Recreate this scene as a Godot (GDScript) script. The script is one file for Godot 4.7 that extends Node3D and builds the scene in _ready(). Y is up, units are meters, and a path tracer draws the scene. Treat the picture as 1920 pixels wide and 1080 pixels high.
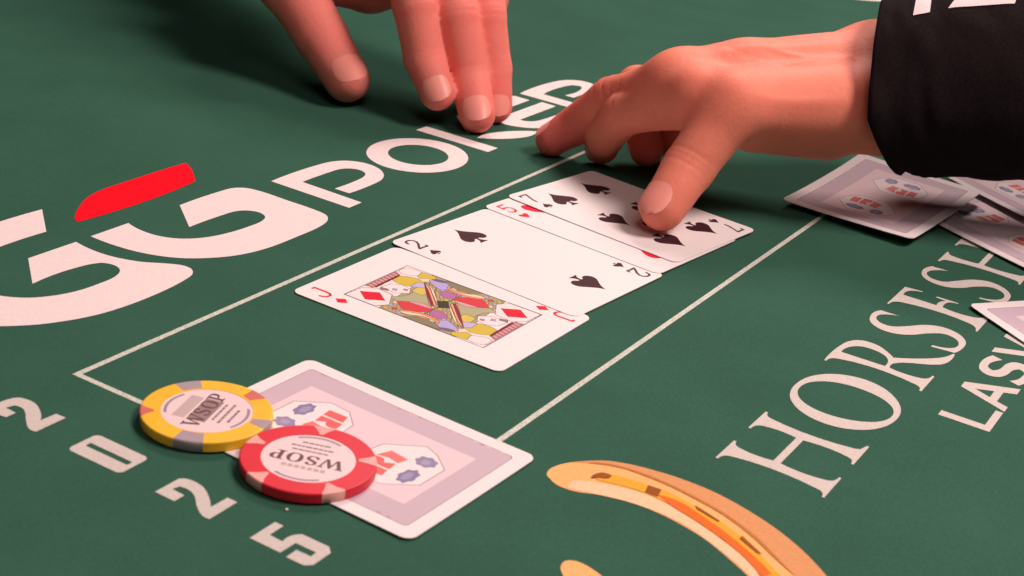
extends Node3D
# A close-up of a card table: green felt with printed lettering, five face-up cards, a face-down card
# with two chips on it, discarded cards, and the hands of two people.
# Lengths inside the helpers are in millimetres; MM turns them into metres.

const MM := 0.001
var M := {}
var table_xf := Transform3D()


func _ready():
	# ---------------------------------------------------------------- camera
	var cam := Camera3D.new()
	cam.name = "camera"
	cam.fov = 21.19
	cam.near = 0.02
	cam.far = 20.0
	cam.transform = Transform3D(Basis(Vector3.RIGHT, -0.399512) * Basis(Vector3.BACK, 0.132426), Vector3(0, 0.225188, 0))
	var lens := CameraAttributesPhysical.new()
	lens.frustum_focus_distance = 0.6
	lens.frustum_focal_length = 64.2
	lens.exposure_aperture = 32.0
	cam.attributes = lens
	add_child(cam)
	# ---------------------------------------------------------------- surroundings and lamps
	var we := WorldEnvironment.new()
	we.name = "room_air"
	var e := Environment.new()
	e.background_mode = Environment.BG_COLOR
	e.background_color = Color(0.30, 0.235, 0.225)
	e.background_energy_multiplier = 0.22
	e.tonemap_mode = Environment.TONE_MAPPER_LINEAR
	e.tonemap_exposure = 1.0
	e.sdfgi_enabled = true
	e.ssao_enabled = true
	e.ssil_enabled = true
	we.environment = e
	add_child(we)
	ceiling_lamp(Vector3(0.78, 1.25, -0.42), Vector3(0.03, 0, -0.58), Vector2(0.42, 0.42), 2.05)
	ceiling_lamp(Vector3(0.3, 1.5, -2.0), Vector3(0.05, 0, -0.62), Vector2(0.6, 0.6), 3.0)
	ceiling_lamp(Vector3(0.1, 1.7, 0.6), Vector3(0.05, 0, -0.62), Vector2(0.8, 0.8), 0.75)

	# ---------------------------------------------------------------- materials
	make_materials()
	# x along the printed lines, -z towards the tops of the letters
	table_xf = Transform3D(Basis(Vector3.UP, 1.0825769), Vector3(-0.129249, 0, -0.420032))
	build_table()
	build_cards()
	build_chips()
	build_right_person()
	build_left_person()
	var lint := SphereMesh.new()
	lint.radius = 0.5 * MM
	lint.height = 0.7 * MM
	lint.radial_segments = 8
	lint.rings = 4
	var speck := part("lint_speck", lint, M.print, self, table_xf * Transform3D(Basis(), Vector3(-18.2, 0.3, 96.4) * MM))
	tag(speck, "tiny pale speck of lint on the felt below the red chip", "lint")


# ================================================================= helpers
func ceiling_lamp(at: Vector3, to: Vector3, size: Vector2, energy: float):
	var l := AreaLight3D.new()
	l.name = "ceiling_lamp_light"
	l.area_size = size
	l.area_normalize_energy = true
	l.light_energy = energy
	l.light_color = Color(1.0, 0.89, 0.87)
	l.shadow_enabled = true
	l.transform = Transform3D(Basis.looking_at(to - at, Vector3.RIGHT), at)
	add_child(l, true)


func lin(r: float, g: float, b: float) -> Color:
	return Color(r, g, b).linear_to_srgb()


func mat(c: Color, rough := 0.6, spec := 0.4) -> StandardMaterial3D:
	var m := StandardMaterial3D.new()
	m.albedo_color = c
	m.roughness = rough
	m.metallic_specular = spec
	return m


func noise_tex(freq: float, lo: Color, hi: Color, sd: int, size := 256, kind := FastNoiseLite.TYPE_SIMPLEX_SMOOTH) -> NoiseTexture2D:
	var n := FastNoiseLite.new()
	n.noise_type = kind
	n.seed = sd
	n.frequency = freq
	n.fractal_octaves = 4
	var t := NoiseTexture2D.new()
	t.width = size
	t.height = size
	t.seamless = true
	t.noise = n
	var g := Gradient.new()
	g.set_color(0, lo)
	g.set_color(1, hi)
	t.color_ramp = g
	return t


func weave_image(base: Color, spread: float, sd: int) -> Image:
	# plain weave of a playing cloth: threads crossing over and under, each a little different
	var rng := RandomNumberGenerator.new()
	rng.seed = sd
	var n := 256
	var im := Image.create(n, n, true, Image.FORMAT_RGB8)
	for y in range(0, n, 2):
		for x in range(0, n, 2):
			var over := ((x >> 1) + (y >> 1)) % 2
			var k := 1.0 + spread * (rng.randf() - 0.5) * 2.0 + (0.06 if over == 0 else -0.06)
			im.fill_rect(Rect2i(x, y, 2, 2), Color(base.r * k, base.g * k, base.b * k))
	im.generate_mipmaps()
	return im


func cloth_mat(base: Color, spread: float, sd: int, rough := 0.92) -> StandardMaterial3D:
	var m := mat(Color.WHITE, rough, 0.15)
	m.albedo_texture = ImageTexture.create_from_image(weave_image(base, spread, sd))
	m.uv1_triplanar = true
	m.uv1_world_triplanar = true
	m.uv1_scale = Vector3(14, 14, 14)
	return m


func make_materials():
	M.felt = cloth_mat(lin(0.040, 0.121, 0.082), 0.035, 11)
	M.felt.metallic_specular = 0.11
	M.felt.detail_enabled = true
	M.felt.detail_blend_mode = BaseMaterial3D.BLEND_MODE_MUL
	M.felt.detail_albedo = noise_tex(0.012, Color(0.93, 0.94, 0.93), Color(1.0, 1.0, 1.0), 5, 512)
	M.felt.detail_uv_layer = BaseMaterial3D.DETAIL_UV_2
	M.print = cloth_mat(lin(0.81, 0.71, 0.69), 0.018, 12)
	M.print_small = cloth_mat(lin(0.60, 0.56, 0.515), 0.03, 13)
	M.line = cloth_mat(lin(0.56, 0.60, 0.52), 0.10, 14)
	M.print_red = cloth_mat(lin(0.88, 0.006, 0.018), 0.03, 15)
	M.gold = cloth_mat(lin(0.86, 0.47, 0.18), 0.03, 16)
	M.gold_pale = cloth_mat(lin(0.86, 0.58, 0.35), 0.03, 17)
	M.gold_tan = cloth_mat(lin(0.66, 0.32, 0.14), 0.03, 18)
	M.gold_deep = cloth_mat(lin(0.88, 0.40, 0.05), 0.03, 19)
	M.gold_rust = cloth_mat(lin(0.74, 0.17, 0.035), 0.03, 20)
	M.gold_line = cloth_mat(lin(0.50, 0.20, 0.06), 0.03, 22)
	M.gold_brown = cloth_mat(lin(0.30, 0.10, 0.03), 0.03, 21)
	M.card_edge = mat(lin(0.80, 0.77, 0.76), 0.5, 0.4)
	M.chip_yellow = chip_mat(lin(0.95, 0.56, 0.028), 31)
	M.chip_red = chip_mat(lin(0.72, 0.014, 0.034), 32)
	M.spot_pink = chip_mat(lin(0.85, 0.42, 0.37), 33)
	M.spot_grey = chip_mat(lin(0.42, 0.34, 0.37), 34)
	M.spot_rust = chip_mat(lin(0.66, 0.17, 0.12), 35)
	var sk := mat(Color.WHITE, 0.56, 0.26)
	sk.vertex_color_use_as_albedo = true
	sk.subsurf_scatter_enabled = true
	sk.subsurf_scatter_strength = 0.28
	sk.heightmap_enabled = true
	sk.heightmap_texture = noise_tex(0.045, Color.BLACK, Color.WHITE, 41, 512, FastNoiseLite.TYPE_CELLULAR)
	sk.heightmap_scale = 0.016
	sk.uv1_triplanar = true
	sk.uv1_world_triplanar = true
	sk.uv1_scale = Vector3(22, 22, 22)
	M.skin = sk
	M.nail = mat(lin(0.87, 0.32, 0.26), 0.38, 0.4)
	M.sleeve = cloth_mat(lin(0.014, 0.0095, 0.0105), 0.22, 51, 0.9)
	M.sleeve_print = cloth_mat(lin(0.80, 0.70, 0.69), 0.04, 52, 0.7)


func chip_mat(c: Color, sd: int) -> StandardMaterial3D:
	var m := mat(Color.WHITE, 0.42, 0.45)
	m.albedo_texture = noise_tex(0.02, c.darkened(0.05), c.lightened(0.03), sd, 128)
	m.uv1_triplanar = true
	m.uv1_world_triplanar = true
	m.uv1_scale = Vector3(18, 18, 18)
	return m


func tag(o: Node, label: String, category: String, group := "", kind := ""):
	o.set_meta("label", label)
	if category != "":
		o.set_meta("category", category)
	if group != "":
		o.set_meta("group", group)
	if kind != "":
		o.set_meta("kind", kind)


func thing(called: String, label: String, category: String, xf: Transform3D, group := "") -> Node3D:
	var o := Node3D.new()
	o.name = called
	o.transform = xf
	add_child(o, true)
	tag(o, label, category, group)
	return o


func part(called: String, mesh: Mesh, m: Material, parent: Node, xf := Transform3D.IDENTITY) -> MeshInstance3D:
	var o := MeshInstance3D.new()
	o.name = called
	o.mesh = mesh
	if m:
		o.material_override = m
	o.transform = xf
	parent.add_child(o, true)
	return o


func surf(mesh: ArrayMesh, v: PackedVector3Array, nrm: PackedVector3Array, idx: PackedInt32Array, uv := PackedVector2Array(), col := PackedColorArray()):
	var a := []
	a.resize(Mesh.ARRAY_MAX)
	a[Mesh.ARRAY_VERTEX] = v
	a[Mesh.ARRAY_NORMAL] = nrm
	a[Mesh.ARRAY_INDEX] = idx
	if uv.size():
		a[Mesh.ARRAY_TEX_UV] = uv
	if col.size():
		a[Mesh.ARRAY_COLOR] = col
	mesh.add_surface_from_arrays(Mesh.PRIMITIVE_TRIANGLES, a)


# ---------- outlines
func P2(flat: Array) -> PackedVector2Array:
	var p := PackedVector2Array()
	for k in range(0, flat.size(), 2):
		p.append(Vector2(flat[k], flat[k + 1]))
	return p


func smooth(p: PackedVector2Array, corner := 42.0, steps := 5) -> PackedVector2Array:
	# a closed outline rounded through its points, sharp where it turns by more than `corner` degrees
	var n := p.size()
	var tan := []
	for i in n:
		var a := p[i] - p[(i + n - 1) % n]
		var b := p[(i + 1) % n] - p[i]
		tan.append(Vector2.ZERO if absf(rad_to_deg(a.angle_to(b))) > corner else (a.normalized() + b.normalized()).normalized())
	var out := PackedVector2Array()
	for i in n:
		var q := p[(i + 1) % n]
		var d := p[i].distance_to(q)
		out.append(p[i])
		var t0: Vector2 = tan[i]
		var t1: Vector2 = tan[(i + 1) % n]
		if t0 == Vector2.ZERO and t1 == Vector2.ZERO:
			continue
		if t0 == Vector2.ZERO:
			t0 = ((q - p[i]).normalized() * 2.0 - t1).normalized()
		if t1 == Vector2.ZERO:
			t1 = ((q - p[i]).normalized() * 2.0 - t0).normalized()
		for k in range(1, steps):
			var t := float(k) / steps
			out.append(p[i].bezier_interpolate(p[i] + t0 * d / 3.0, q - t1 * d / 3.0, q, t))
	return out


func ring_pieces(outer: PackedVector2Array, hole: PackedVector2Array) -> Array:
	# an outline with a hole, cut into two pieces through the hole's middle
	var mid := Vector2.ZERO
	for q in hole:
		mid += q / hole.size()
	var out := []
	for half in [P2([-900, -900, mid.x, -900, mid.x, 900, -900, 900]), P2([mid.x, -900, 900, -900, 900, 900, mid.x, 900])]:
		for piece in Geometry2D.intersect_polygons(outer, half):
			out.append_array(Geometry2D.clip_polygons(piece, hole))
	return out


func flat_mesh(pieces: Array, h: float) -> ArrayMesh:
	# table-plane print: outlines in millimetres (x along the text, y towards the tops of the letters), h above the cloth
	var v := PackedVector3Array()
	var nn := PackedVector3Array()
	var idx := PackedInt32Array()
	for p in pieces:
		var tri := Geometry2D.triangulate_polygon(p)
		if tri.is_empty():
			print("no triangles for an outline of ", p.size())
		var o := v.size()
		for q in p:
			v.append(Vector3(q.x, h, -q.y) * MM)
			nn.append(Vector3.UP)
		for k in range(0, tri.size(), 3):
			var a := o + tri[k]
			var b := o + tri[k + 1]
			var c := o + tri[k + 2]
			if (v[b] - v[a]).cross(v[c] - v[a]).y > 0.0:
				idx.append_array([a, c, b])
			else:
				idx.append_array([a, b, c])
	var m := ArrayMesh.new()
	surf(m, v, nn, idx)
	return m


func ink(parent: Node, called: String, m: Material, flat: Array, corner := 42.0, h := 0.12, hole := []) -> MeshInstance3D:
	var p := smooth(P2(flat), corner)
	var pieces := [p]
	if hole.size():
		pieces = ring_pieces(p, smooth(P2(hole), corner))
	return part(called, flat_mesh(pieces, h), m, parent)


# ================================================================= the table and its print
func build_table():
	var t := thing("card_table", "green felt card table printed with white lettering and a gold horseshoe", "table", table_xf)
	# cloth over a padded board, larger than the picture shows
	var v := PackedVector3Array()
	var nn := PackedVector3Array()
	var uv := PackedVector2Array()
	var uv2 := PackedVector2Array()
	var idx := PackedInt32Array()
	var x0 := -800.0
	var x1 := 1900.0
	var z0 := -900.0
	var z1 := 650.0
	for q in [Vector3(x0, 0, z0), Vector3(x1, 0, z0), Vector3(x1, 0, z1), Vector3(x0, 0, z1)]:
		v.append(q * MM)
		nn.append(Vector3.UP)
		uv.append(Vector2(q.x, q.z) / 100.0)
		uv2.append(Vector2(q.x, q.z) / 420.0)
	idx.append_array([0, 1, 2, 0, 2, 3])
	var cloth := ArrayMesh.new()
	var a := []
	a.resize(Mesh.ARRAY_MAX)
	a[Mesh.ARRAY_VERTEX] = v
	a[Mesh.ARRAY_NORMAL] = nn
	a[Mesh.ARRAY_TEX_UV] = uv
	a[Mesh.ARRAY_TEX_UV2] = uv2
	a[Mesh.ARRAY_INDEX] = idx
	cloth.add_surface_from_arrays(Mesh.PRIMITIVE_TRIANGLES, a)
	part("felt", cloth, M.felt, t)
	var board := BoxMesh.new()
	board.size = Vector3(x1 - x0, 30, z1 - z0) * MM
	part("board", board, M.felt, t, Transform3D(Basis(), Vector3((x0 + x1) / 2, -15.6, (z0 + z1) / 2) * MM))

	# the big wordmark: two G, P O K E R
	ink(t, "printed_letter", M.print, [88.5, 108.3, 50, 108, 26, 104, 8, 93, -1, 78, -2, 60, 3, 46, 14, 35.5, 25, 29.7, 36, 26.2, 50, 24.6, 66, 24.8, 77.7, 26.2, 83.4, 27.8, 86.6, 31, 87, 35, 84.3, 40, 78.5, 47.6, 74.8, 56.6, 73.6, 65.3, 74.8, 76.4, 51.7, 76.4, 37.4, 59, 62, 58.6, 67.5, 56.5, 69.2, 52, 67.5, 47.5, 62, 44.6, 54, 44, 44, 44.6, 35, 47.4, 27.9, 52, 23, 59, 21, 68, 23, 77, 29, 84.5, 38, 89, 50, 90.6, 73.8, 90.6])
	ink(t, "printed_letter", M.print, [131.4, 77.2, 156, 77.2, 162.5, 76.4, 166.5, 73.5, 168.2, 69, 168.7, 52, 168.7, 37.5, 167.5, 31.5, 163.5, 27.8, 157, 25.8, 140, 25, 122, 25.4, 110, 28, 100.3, 32.9, 91.5, 40.5, 86, 50, 83.2, 60, 82.5, 76.8, 102.5, 77, 100.7, 69.2, 101.2, 61.2, 104.7, 54.1, 111.1, 49, 121, 45.6, 136.2, 44.2, 142.8, 44.6, 147.5, 46.8, 149.3, 51, 147.6, 55.5, 143.5, 58.2, 136, 59, 116.7, 59])
	ink(t, "printed_dash", M.print_red, [89.6, 90.4, 90, 92.2, 94.2, 96.4, 103, 102.6, 112, 107, 121, 109, 132, 109.5, 171, 109.7, 170, 107.4, 156.6, 91.6, 91.4, 90])
	ink(t, "printed_letter", M.print, [181.5, 71.4, 214, 71.4, 222.5, 70, 228.5, 66.6, 232, 61, 232.6, 55.4, 230.5, 49.3, 226, 44.4, 220.4, 41.6, 214, 40.7, 195.5, 40.7, 195.3, 48.2, 212, 48.2, 217.5, 49, 221.5, 51.2, 223.1, 55, 221.6, 59, 217.5, 61.6, 211, 62.2, 191.1, 62.2, 190.6, 30.6, 181.5, 30.4])
	var o_out := []
	var o_in := []
	for k in 28:
		var g := TAU * k / 28.0
		o_out.append_array([261.3 + 25.6 * cos(g), 50.3 + 22.4 * sin(g)])
		o_in.append_array([261.7 + 14.7 * cos(g), 50.2 + 13.6 * sin(g)])
	ink(t, "printed_letter", M.print, o_out, 42.0, 0.12, o_in)
	# K: upright, leg, arm
	var k_letter := ink(t, "printed_letter", M.print, [292, 72, 300.9, 72, 300.9, 31, 292, 31])
	ink(k_letter, "leg_stroke", M.print, [306, 46, 317.5, 46, 340.5, 32, 327.5, 31])
	ink(k_letter, "arm_stroke", M.print, [308, 53, 318, 50, 341, 72, 328, 72])
	# E with its stencil cuts
	ink(t, "printed_letter", M.print, [344, 62.5, 385, 62.5, 385, 72, 358, 72, 351, 69, 346, 65])
	ink(t, "printed_letter", M.print, [338, 56.4, 387.5, 56.4, 387.3, 47.8, 350, 47.8, 350.5, 44.5, 354, 41.6, 359.5, 40.4, 385, 40.4, 385, 31.4, 353, 31.6, 344, 35.5, 338.5, 43, 336.8, 50])
	# R
	ink(t, "printed_letter", M.print, [391.4, 72.4, 428, 72.4, 437, 70, 443.2, 65, 444.8, 59, 442.5, 53, 436, 50.6, 452, 31.5, 440.5, 31.5, 424.5, 49.5, 410, 49.5, 410, 55, 430, 55.4, 434, 58.4, 432, 62, 426.5, 63.7, 401.5, 63.7, 401.5, 43.5, 391.6, 41])

	# the thin frame for the cards
	ink(t, "printed_line", M.line, [-1.05, -1.05, 461, -1.05, 461, 1.05, -1.05, 1.05])
	ink(t, "printed_line", M.line, [-1.05, -1.05, 1.05, -1.05, 1.05, -118.1, -1.05, -118.1])
	ink(t, "printed_line", M.line, [-1.05, -118.1, 461, -118.1, 461, -120.2, -1.05, -120.2])
	ink(t, "printed_line", M.line, [458.9, -1.05, 461, -1.05, 461, -118.1, 458.9, -118.1])
	# the year, read from the other side
	ink(t, "printed_digit", M.print_small, [-34.4, 1.6, -24, 2, -22, 0.4, -21.6, -4.6, -24.1, -9.7, -27.7, -13.6, -22, -13.9, -21.8, -17.6, -33.2, -17.6, -33.4, -15.2, -30.4, -10.6, -27.4, -7, -26.2, -4.6, -26.5, -1.8, -29.2, -1, -29.4, -5.4, -33, -5.4])
	part("printed_digit", flat_mesh(ring_pieces(round_rect(-34.3, -50.9, -22.6, -30.8, 1.9), round_rect(-29.5, -49.0, -27.4, -33.1, 0.4)), 0.12), M.print_small, t)

	ink(t, "printed_digit", M.print_small, [-34.8, -64.3, -25.4, -64.3, -24, -66, -23.9, -71, -25.6, -74.6, -30.6, -80.4, -24, -80.6, -24, -84, -35.3, -84.1, -35.5, -82.2, -33.4, -78.2, -29, -73, -28, -70.4, -28.3, -67.2, -30.6, -66.7, -30.9, -71.3, -34.9, -71.3])
	ink(t, "printed_digit", M.print_small, [-35.3, -97.8, -24.9, -97.8, -24.9, -100.7, -30.7, -100.7, -31, -105.2, -27.2, -105.2, -24.8, -107, -24.8, -115.8, -26.8, -117.9, -34.2, -117.9, -36, -116.2, -36, -110.4, -31.6, -110.4, -31.6, -115, -29.2, -115, -29.2, -108.2, -35.4, -108])

	# the serif line: H O R S E S H ...
	var hs: Material = M.print_small
	serif_h(t, hs, 94.0, -174.7)
	ink(t, "printed_letter", hs, [163.5, -174.7, 171.6, -176, 179, -180.2, 183.4, -186, 184.9, -192.6, 183.3, -199.4, 177.6, -206.2, 170.2, -210.1, 162.5, -211, 154, -209.4, 147.2, -205.2, 142.6, -198.2, 141.8, -190.5, 144.4, -183.4, 149.8, -178, 156, -175.4], 60.0, 0.12,
		[162, -176.7, 168, -178, 173.2, -182.4, 175.9, -188.6, 176.2, -195.6, 174, -203, 169.4, -207.6, 163.4, -209, 157.4, -207.4, 152.6, -202.8, 149.6, -196.2, 149, -188.8, 151.4, -182, 156, -178])
	ink(t, "printed_letter", hs, [189.5, -175.3, 207.2, -175.4, 213.6, -176.8, 217.4, -180, 217.8, -185.6, 215, -190.4, 211.3, -194.2, 224.1, -207.3, 227.6, -209.2, 232.4, -210.6, 232, -211.3, 222.8, -211.2, 218.8, -209.6, 206.4, -195.9, 201.5, -196, 201.7, -207.8, 203, -209.4, 206.9, -210.2, 206.7, -211, 190.8, -211, 190.9, -210.2, 193.8, -209.3, 194.9, -207.6, 194.4, -178.2, 192.6, -176.5, 189.6, -176.1], 50.0, 0.12,
		[201.3, -177.6, 207.4, -178.2, 211.8, -181.6, 212.4, -186.6, 210.4, -191.4, 206.6, -193.7, 201.6, -194])
	ink(t, "printed_letter", hs, [252, -183.6, 249.6, -179.2, 246.4, -176.9, 242.4, -177.3, 239.5, -180.1, 239.4, -184.1, 244.3, -188.9, 251.5, -194.3, 254.6, -200, 253.2, -206.5, 247.7, -211.1, 240.2, -212, 233.6, -210.8, 232.4, -202, 234.2, -202.2, 235.5, -206.7, 238.4, -209.4, 243, -209.7, 247, -207.4, 248.4, -202.9, 244.2, -197.7, 237.3, -192.7, 233.7, -187.7, 233.4, -182, 236.8, -177, 242, -174.9, 248, -174.6, 251.9, -176], 60.0)
	ink(t, "printed_letter", hs, [260.8, -175.6, 284.6, -175.6, 285.4, -182.8, 284.4, -182.8, 282.6, -179.2, 279.4, -177.6, 275.3, -177.8, 275.1, -191.6, 280.4, -191.8, 282.6, -193.4, 283.4, -189, 284.6, -189, 284.6, -198, 283.6, -198, 282.4, -194.8, 280.4, -194, 275, -194.2, 274.8, -207.4, 277, -209.6, 282, -209.4, 285.2, -207, 286.8, -203.6, 287.6, -203.8, 286.2, -212, 261, -212, 261.2, -211.2, 265, -210, 266.8, -207.4, 266.9, -180, 265.2, -177.4, 261, -176.4], 50.0)
	ink(t, "printed_letter", hs, [317.8, -184.4, 315, -180.4, 311, -177.9, 306.4, -178.2, 303.2, -181.4, 303.4, -186, 308.7, -190, 316.6, -195.6, 319.7, -201.4, 317.6, -207.8, 311.9, -212.2, 304.9, -213.2, 298.2, -211.6, 296.6, -203, 298.2, -203.2, 299.7, -207.4, 303, -210.2, 308, -210.7, 312.2, -208.4, 313.6, -203.8, 309.4, -198.6, 302.2, -193.8, 298.5, -188.6, 298.7, -182.4, 302.4, -177.6, 308, -175.6, 313.6, -175.6, 317.6, -177.2], 60.0)
	serif_h(t, hs, 326.5, -177.0)
	ink(t, "printed_letter", hs, [391, -176, 399, -178, 407, -185, 409.5, -194, 407, -203, 399, -210.5, 391, -212.5, 383, -210.5, 375, -203, 372.6, -194, 375, -185, 383, -178], 60.0, 0.12, [391, -178, 397, -181, 400.5, -187, 401.5, -194, 400, -202, 396, -208, 391, -210.3, 385.5, -208, 381.5, -202, 380.5, -194, 381.5, -187, 385.5, -181])
	# the sans line under it: L A S V ...
	ink(t, "printed_letter", M.print_small, [177.2, -221, 181.4, -221, 181.4, -236.1, 195.7, -236.1, 195.7, -238.7, 177.2, -238.7])
	ink(t, "printed_letter", M.print_small, [206.1, -220.9, 211, -220.9, 220.2, -238.8, 214.8, -238.8, 212.6, -234.5, 203.4, -234.5, 201.4, -238.8, 196.9, -238.8], 42.0, 0.12, [207.9, -225.6, 211.2, -231.6, 204.9, -231.6])
	ink(t, "printed_letter", M.print_small, [241.3, -226.9, 242.8, -222.8, 237.6, -221.2, 231, -221, 226, -222.4, 223.4, -225.8, 224.4, -229.3, 228.4, -231.4, 235.2, -232.5, 237.6, -234.1, 236.2, -236.1, 231.4, -236.4, 227.6, -235.6, 224.4, -233.6, 222.8, -237.4, 227, -238.8, 233, -239.3, 239.3, -238, 243.4, -234.8, 243, -231.2, 239, -229, 231.6, -228, 229, -226.4, 230.4, -224.4, 234.4, -223.9, 238, -225], 55.0)
	ink(t, "printed_letter", M.print_small, [246, -221.5, 251, -221.5, 258, -234.5, 264.5, -221.5, 269.4, -221.5, 260.6, -239.2, 255, -239.2])
	# a corner of further lettering at the far side
	ink(t, "printed_letter", M.print, [836, 84, 838, 58, 849, 36, 867, 20.6, 890, 12.6, 980, 12.6, 980, 34, 900, 34, 872, 48, 862, 66, 860, 84])

	# the horseshoe
	var shoe := ink(t, "printed_horseshoe", M.gold, [46.6, -142.6, 48, -140.6, 50, -139.7, 53, -139.6, 58.5, -141.6, 63.5, -145.4, 68, -150, 71, -156, 73, -163.4, 74.2, -172, 73.9, -184, 71, -196, 67.2, -206, 62, -215.4, 53.8, -226, 44, -236, 30, -243, 14, -243, 0, -234, -8, -218, -8, -198, -3, -182, 6, -169.2, 9, -167.2, 12, -167.2, 13.6, -169.4, 12.4, -177, 8, -186, 6, -198, 8, -212, 16, -221, 27, -222, 36, -213, 43.5, -201, 48.4, -190.6, 50.9, -181, 51.6, -173, 50.6, -164, 48, -156.4, 45.6, -151.6, 45, -146.5, 45.6, -144.3], 75.0)
	ink(shoe, "outer_side", M.gold_tan, [60, -142.6, 63.5, -145.4, 68, -150, 71, -156, 73, -163.4, 74.2, -172, 73.9, -184, 71, -196, 67.2, -206, 62, -215.4, 53.8, -226, 47.4, -219.6, 52.2, -212.5, 58.8, -202.9, 64, -191.3, 66.9, -180.7, 68.4, -170.2, 68.2, -161.5, 66.6, -154.4, 63.4, -147.6], 60.0, 0.2)
	ink(shoe, "inner_face", M.gold_pale, [45.8, -148.5, 46.6, -152, 49, -159, 51, -166, 51.8, -175, 50.8, -184, 47.6, -193, 43.2, -202.5, 37, -213, 41, -211.3, 46.3, -205, 50.3, -197.4, 54.9, -185.8, 57.9, -175.6, 58.4, -168, 57, -161, 54, -153, 50.4, -148], 60.0, 0.2)
	ink(shoe, "ridge_line", M.gold_line, [62.6, -146.4, 65.4, -149, 67.8, -154.2, 69, -161.5, 68.9, -170.2, 67.3, -180.7, 64.6, -191.3, 59.1, -203.1, 52.2, -212.9, 47.6, -219.2, 51.5, -212.4, 57.9, -202.6, 63.4, -191.1, 66.1, -180.6, 67.7, -170.1, 67.8, -161.6, 67, -154.7], 60.0, 0.28)
	ink(shoe, "groove", M.gold_deep, [55.6, -153, 60.4, -152.6, 62.3, -157, 63.8, -166.9, 64.1, -173.1, 62.2, -182.8, 59.8, -191.3, 55.6, -200.5, 49.4, -209.7, 45, -216, 40.8, -212, 46.3, -205, 50.5, -197.4, 55, -185.8, 58.2, -175.1, 59, -169, 58.3, -162, 57, -157.4], 60.0, 0.28)
	ink(shoe, "groove_shade", M.gold_rust, [60.6, -171, 61.5, -177, 58.8, -186, 54.2, -197, 49, -206.5, 44.2, -213.5, 40.8, -212, 46.3, -205, 50.5, -197.4, 55, -185.8, 57.8, -176.6], 60.0, 0.36)
	ink(shoe, "nail_hole", M.gold_brown, [55.4, -151.4, 57.6, -151.2, 60.6, -152.8, 60.8, -155.6, 58.6, -155.4, 57, -153.2], 60.0, 0.44)
	ink(shoe, "nail_hole", M.gold_brown, [63.4, -166.4, 63.9, -170.6, 59.4, -171.6, 59.3, -167.4], 30.0, 0.44)
	ink(shoe, "nail_hole", M.gold_brown, [62.6, -182, 61.9, -184.6, 59.6, -191.4, 58.9, -191, 61, -183.4], 30.0, 0.44)
	ink(shoe, "nail_hole", M.gold_brown, [56.6, -199.6, 51.6, -207.6, 51, -206.4, 54.8, -199.4], 30.0, 0.44)


func serif_h(t: Node, m: Material, x: float, y: float):
	var f := [0, 0, 14.6, 0, 14.6, -0.9, 12.2, -1.7, 11.2, -3.6, 11.2, -14.8, 31, -14.8, 31, -3.6, 29.8, -1.7, 26.2, -0.9, 26.2, 0, 41.2, 0, 41.2, -0.9, 38.6, -1.8, 37.7, -3.6, 37.8, -31.8, 38.8, -33.8, 42.6, -34.7, 42.6, -35.5, 27.2, -35.5, 27.2, -34.7, 30, -33.8, 31, -31.8, 31, -17.2, 11.2, -17.2, 11.3, -31.8, 12.4, -33.8, 16, -34.7, 16, -35.5, 0.6, -35.5, 0.6, -34.7, 3.4, -33.8, 4.3, -31.8, 4.3, -3.6, 3.2, -1.7, 0, -0.9]
	var g := []
	for k in range(0, f.size(), 2):
		g.append_array([x + f[k], y + f[k + 1]])
	ink(t, "printed_letter", m, g, 50.0)


# ================================================================= printing on cards and chips
const PX := 8.0  # texture pixels per millimetre of card


func fill(im: Image, p: PackedVector2Array, c: Color, s := PX):
	var lo := 1e9
	var hi := -1e9
	for q in p:
		lo = minf(lo, q.y)
		hi = maxf(hi, q.y)
	var n := p.size()
	for row in range(maxi(0, int(floor(lo * s))), mini(im.get_height(), int(ceil(hi * s)))):
		var y := (row + 0.5) / s
		var xs := []
		for i in n:
			var a := p[i]
			var b := p[(i + 1) % n]
			if (a.y <= y) != (b.y <= y):
				xs.append(a.x + (y - a.y) / (b.y - a.y) * (b.x - a.x))
		xs.sort()
		for k in range(0, xs.size() - 1, 2):
			var l := int(round(xs[k] * s))
			var r := int(round(xs[k + 1] * s))
			if r > l:
				im.fill_rect(Rect2i(l, row, r - l, 1), c)


func move(p: PackedVector2Array, at: Vector2, sx: float, sy: float, turn := 0.0) -> PackedVector2Array:
	var o := PackedVector2Array()
	for q in p:
		o.append(at + Vector2(q.x * sx, q.y * sy).rotated(turn))
	return o


func stroke(im: Image, p: PackedVector2Array, w: float, c: Color, s := PX):
	for i in p.size() - 1:
		var d := (p[i + 1] - p[i]).normalized().orthogonal() * w / 2.0
		fill(im, PackedVector2Array([p[i] + d, p[i + 1] + d, p[i + 1] - d, p[i] - d]), c, s)
	for q in p:
		var disc := PackedVector2Array()
		for k in 10:
			disc.append(q + Vector2(cos(TAU * k / 10.0), sin(TAU * k / 10.0)) * w / 2.0)
		fill(im, disc, c, s)


func outline(im: Image, p: PackedVector2Array, w: float, c: Color, s := PX):
	for i in p.size() - 1:
		var d := (p[i + 1] - p[i]).normalized()
		var o := d.orthogonal() * w / 2.0
		d *= w * 0.4
		fill(im, PackedVector2Array([p[i] + o - d, p[i + 1] + o + d, p[i + 1] - o + d, p[i] - o - d]), c, s)


func half_turn(p: PackedVector2Array) -> PackedVector2Array:
	var o := PackedVector2Array()
	for q in p:
		o.append(Vector2(63.5, 88.9) - q)
	return o


func both(im: Image, p: PackedVector2Array, c: Color):
	fill(im, p, c)
	fill(im, half_turn(p), c)
	var line := p.duplicate()
	line.append(p[0])
	outline(im, line, 0.2, lin(0.09, 0.05, 0.06))
	outline(im, half_turn(line), 0.2, lin(0.09, 0.05, 0.06))


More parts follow.
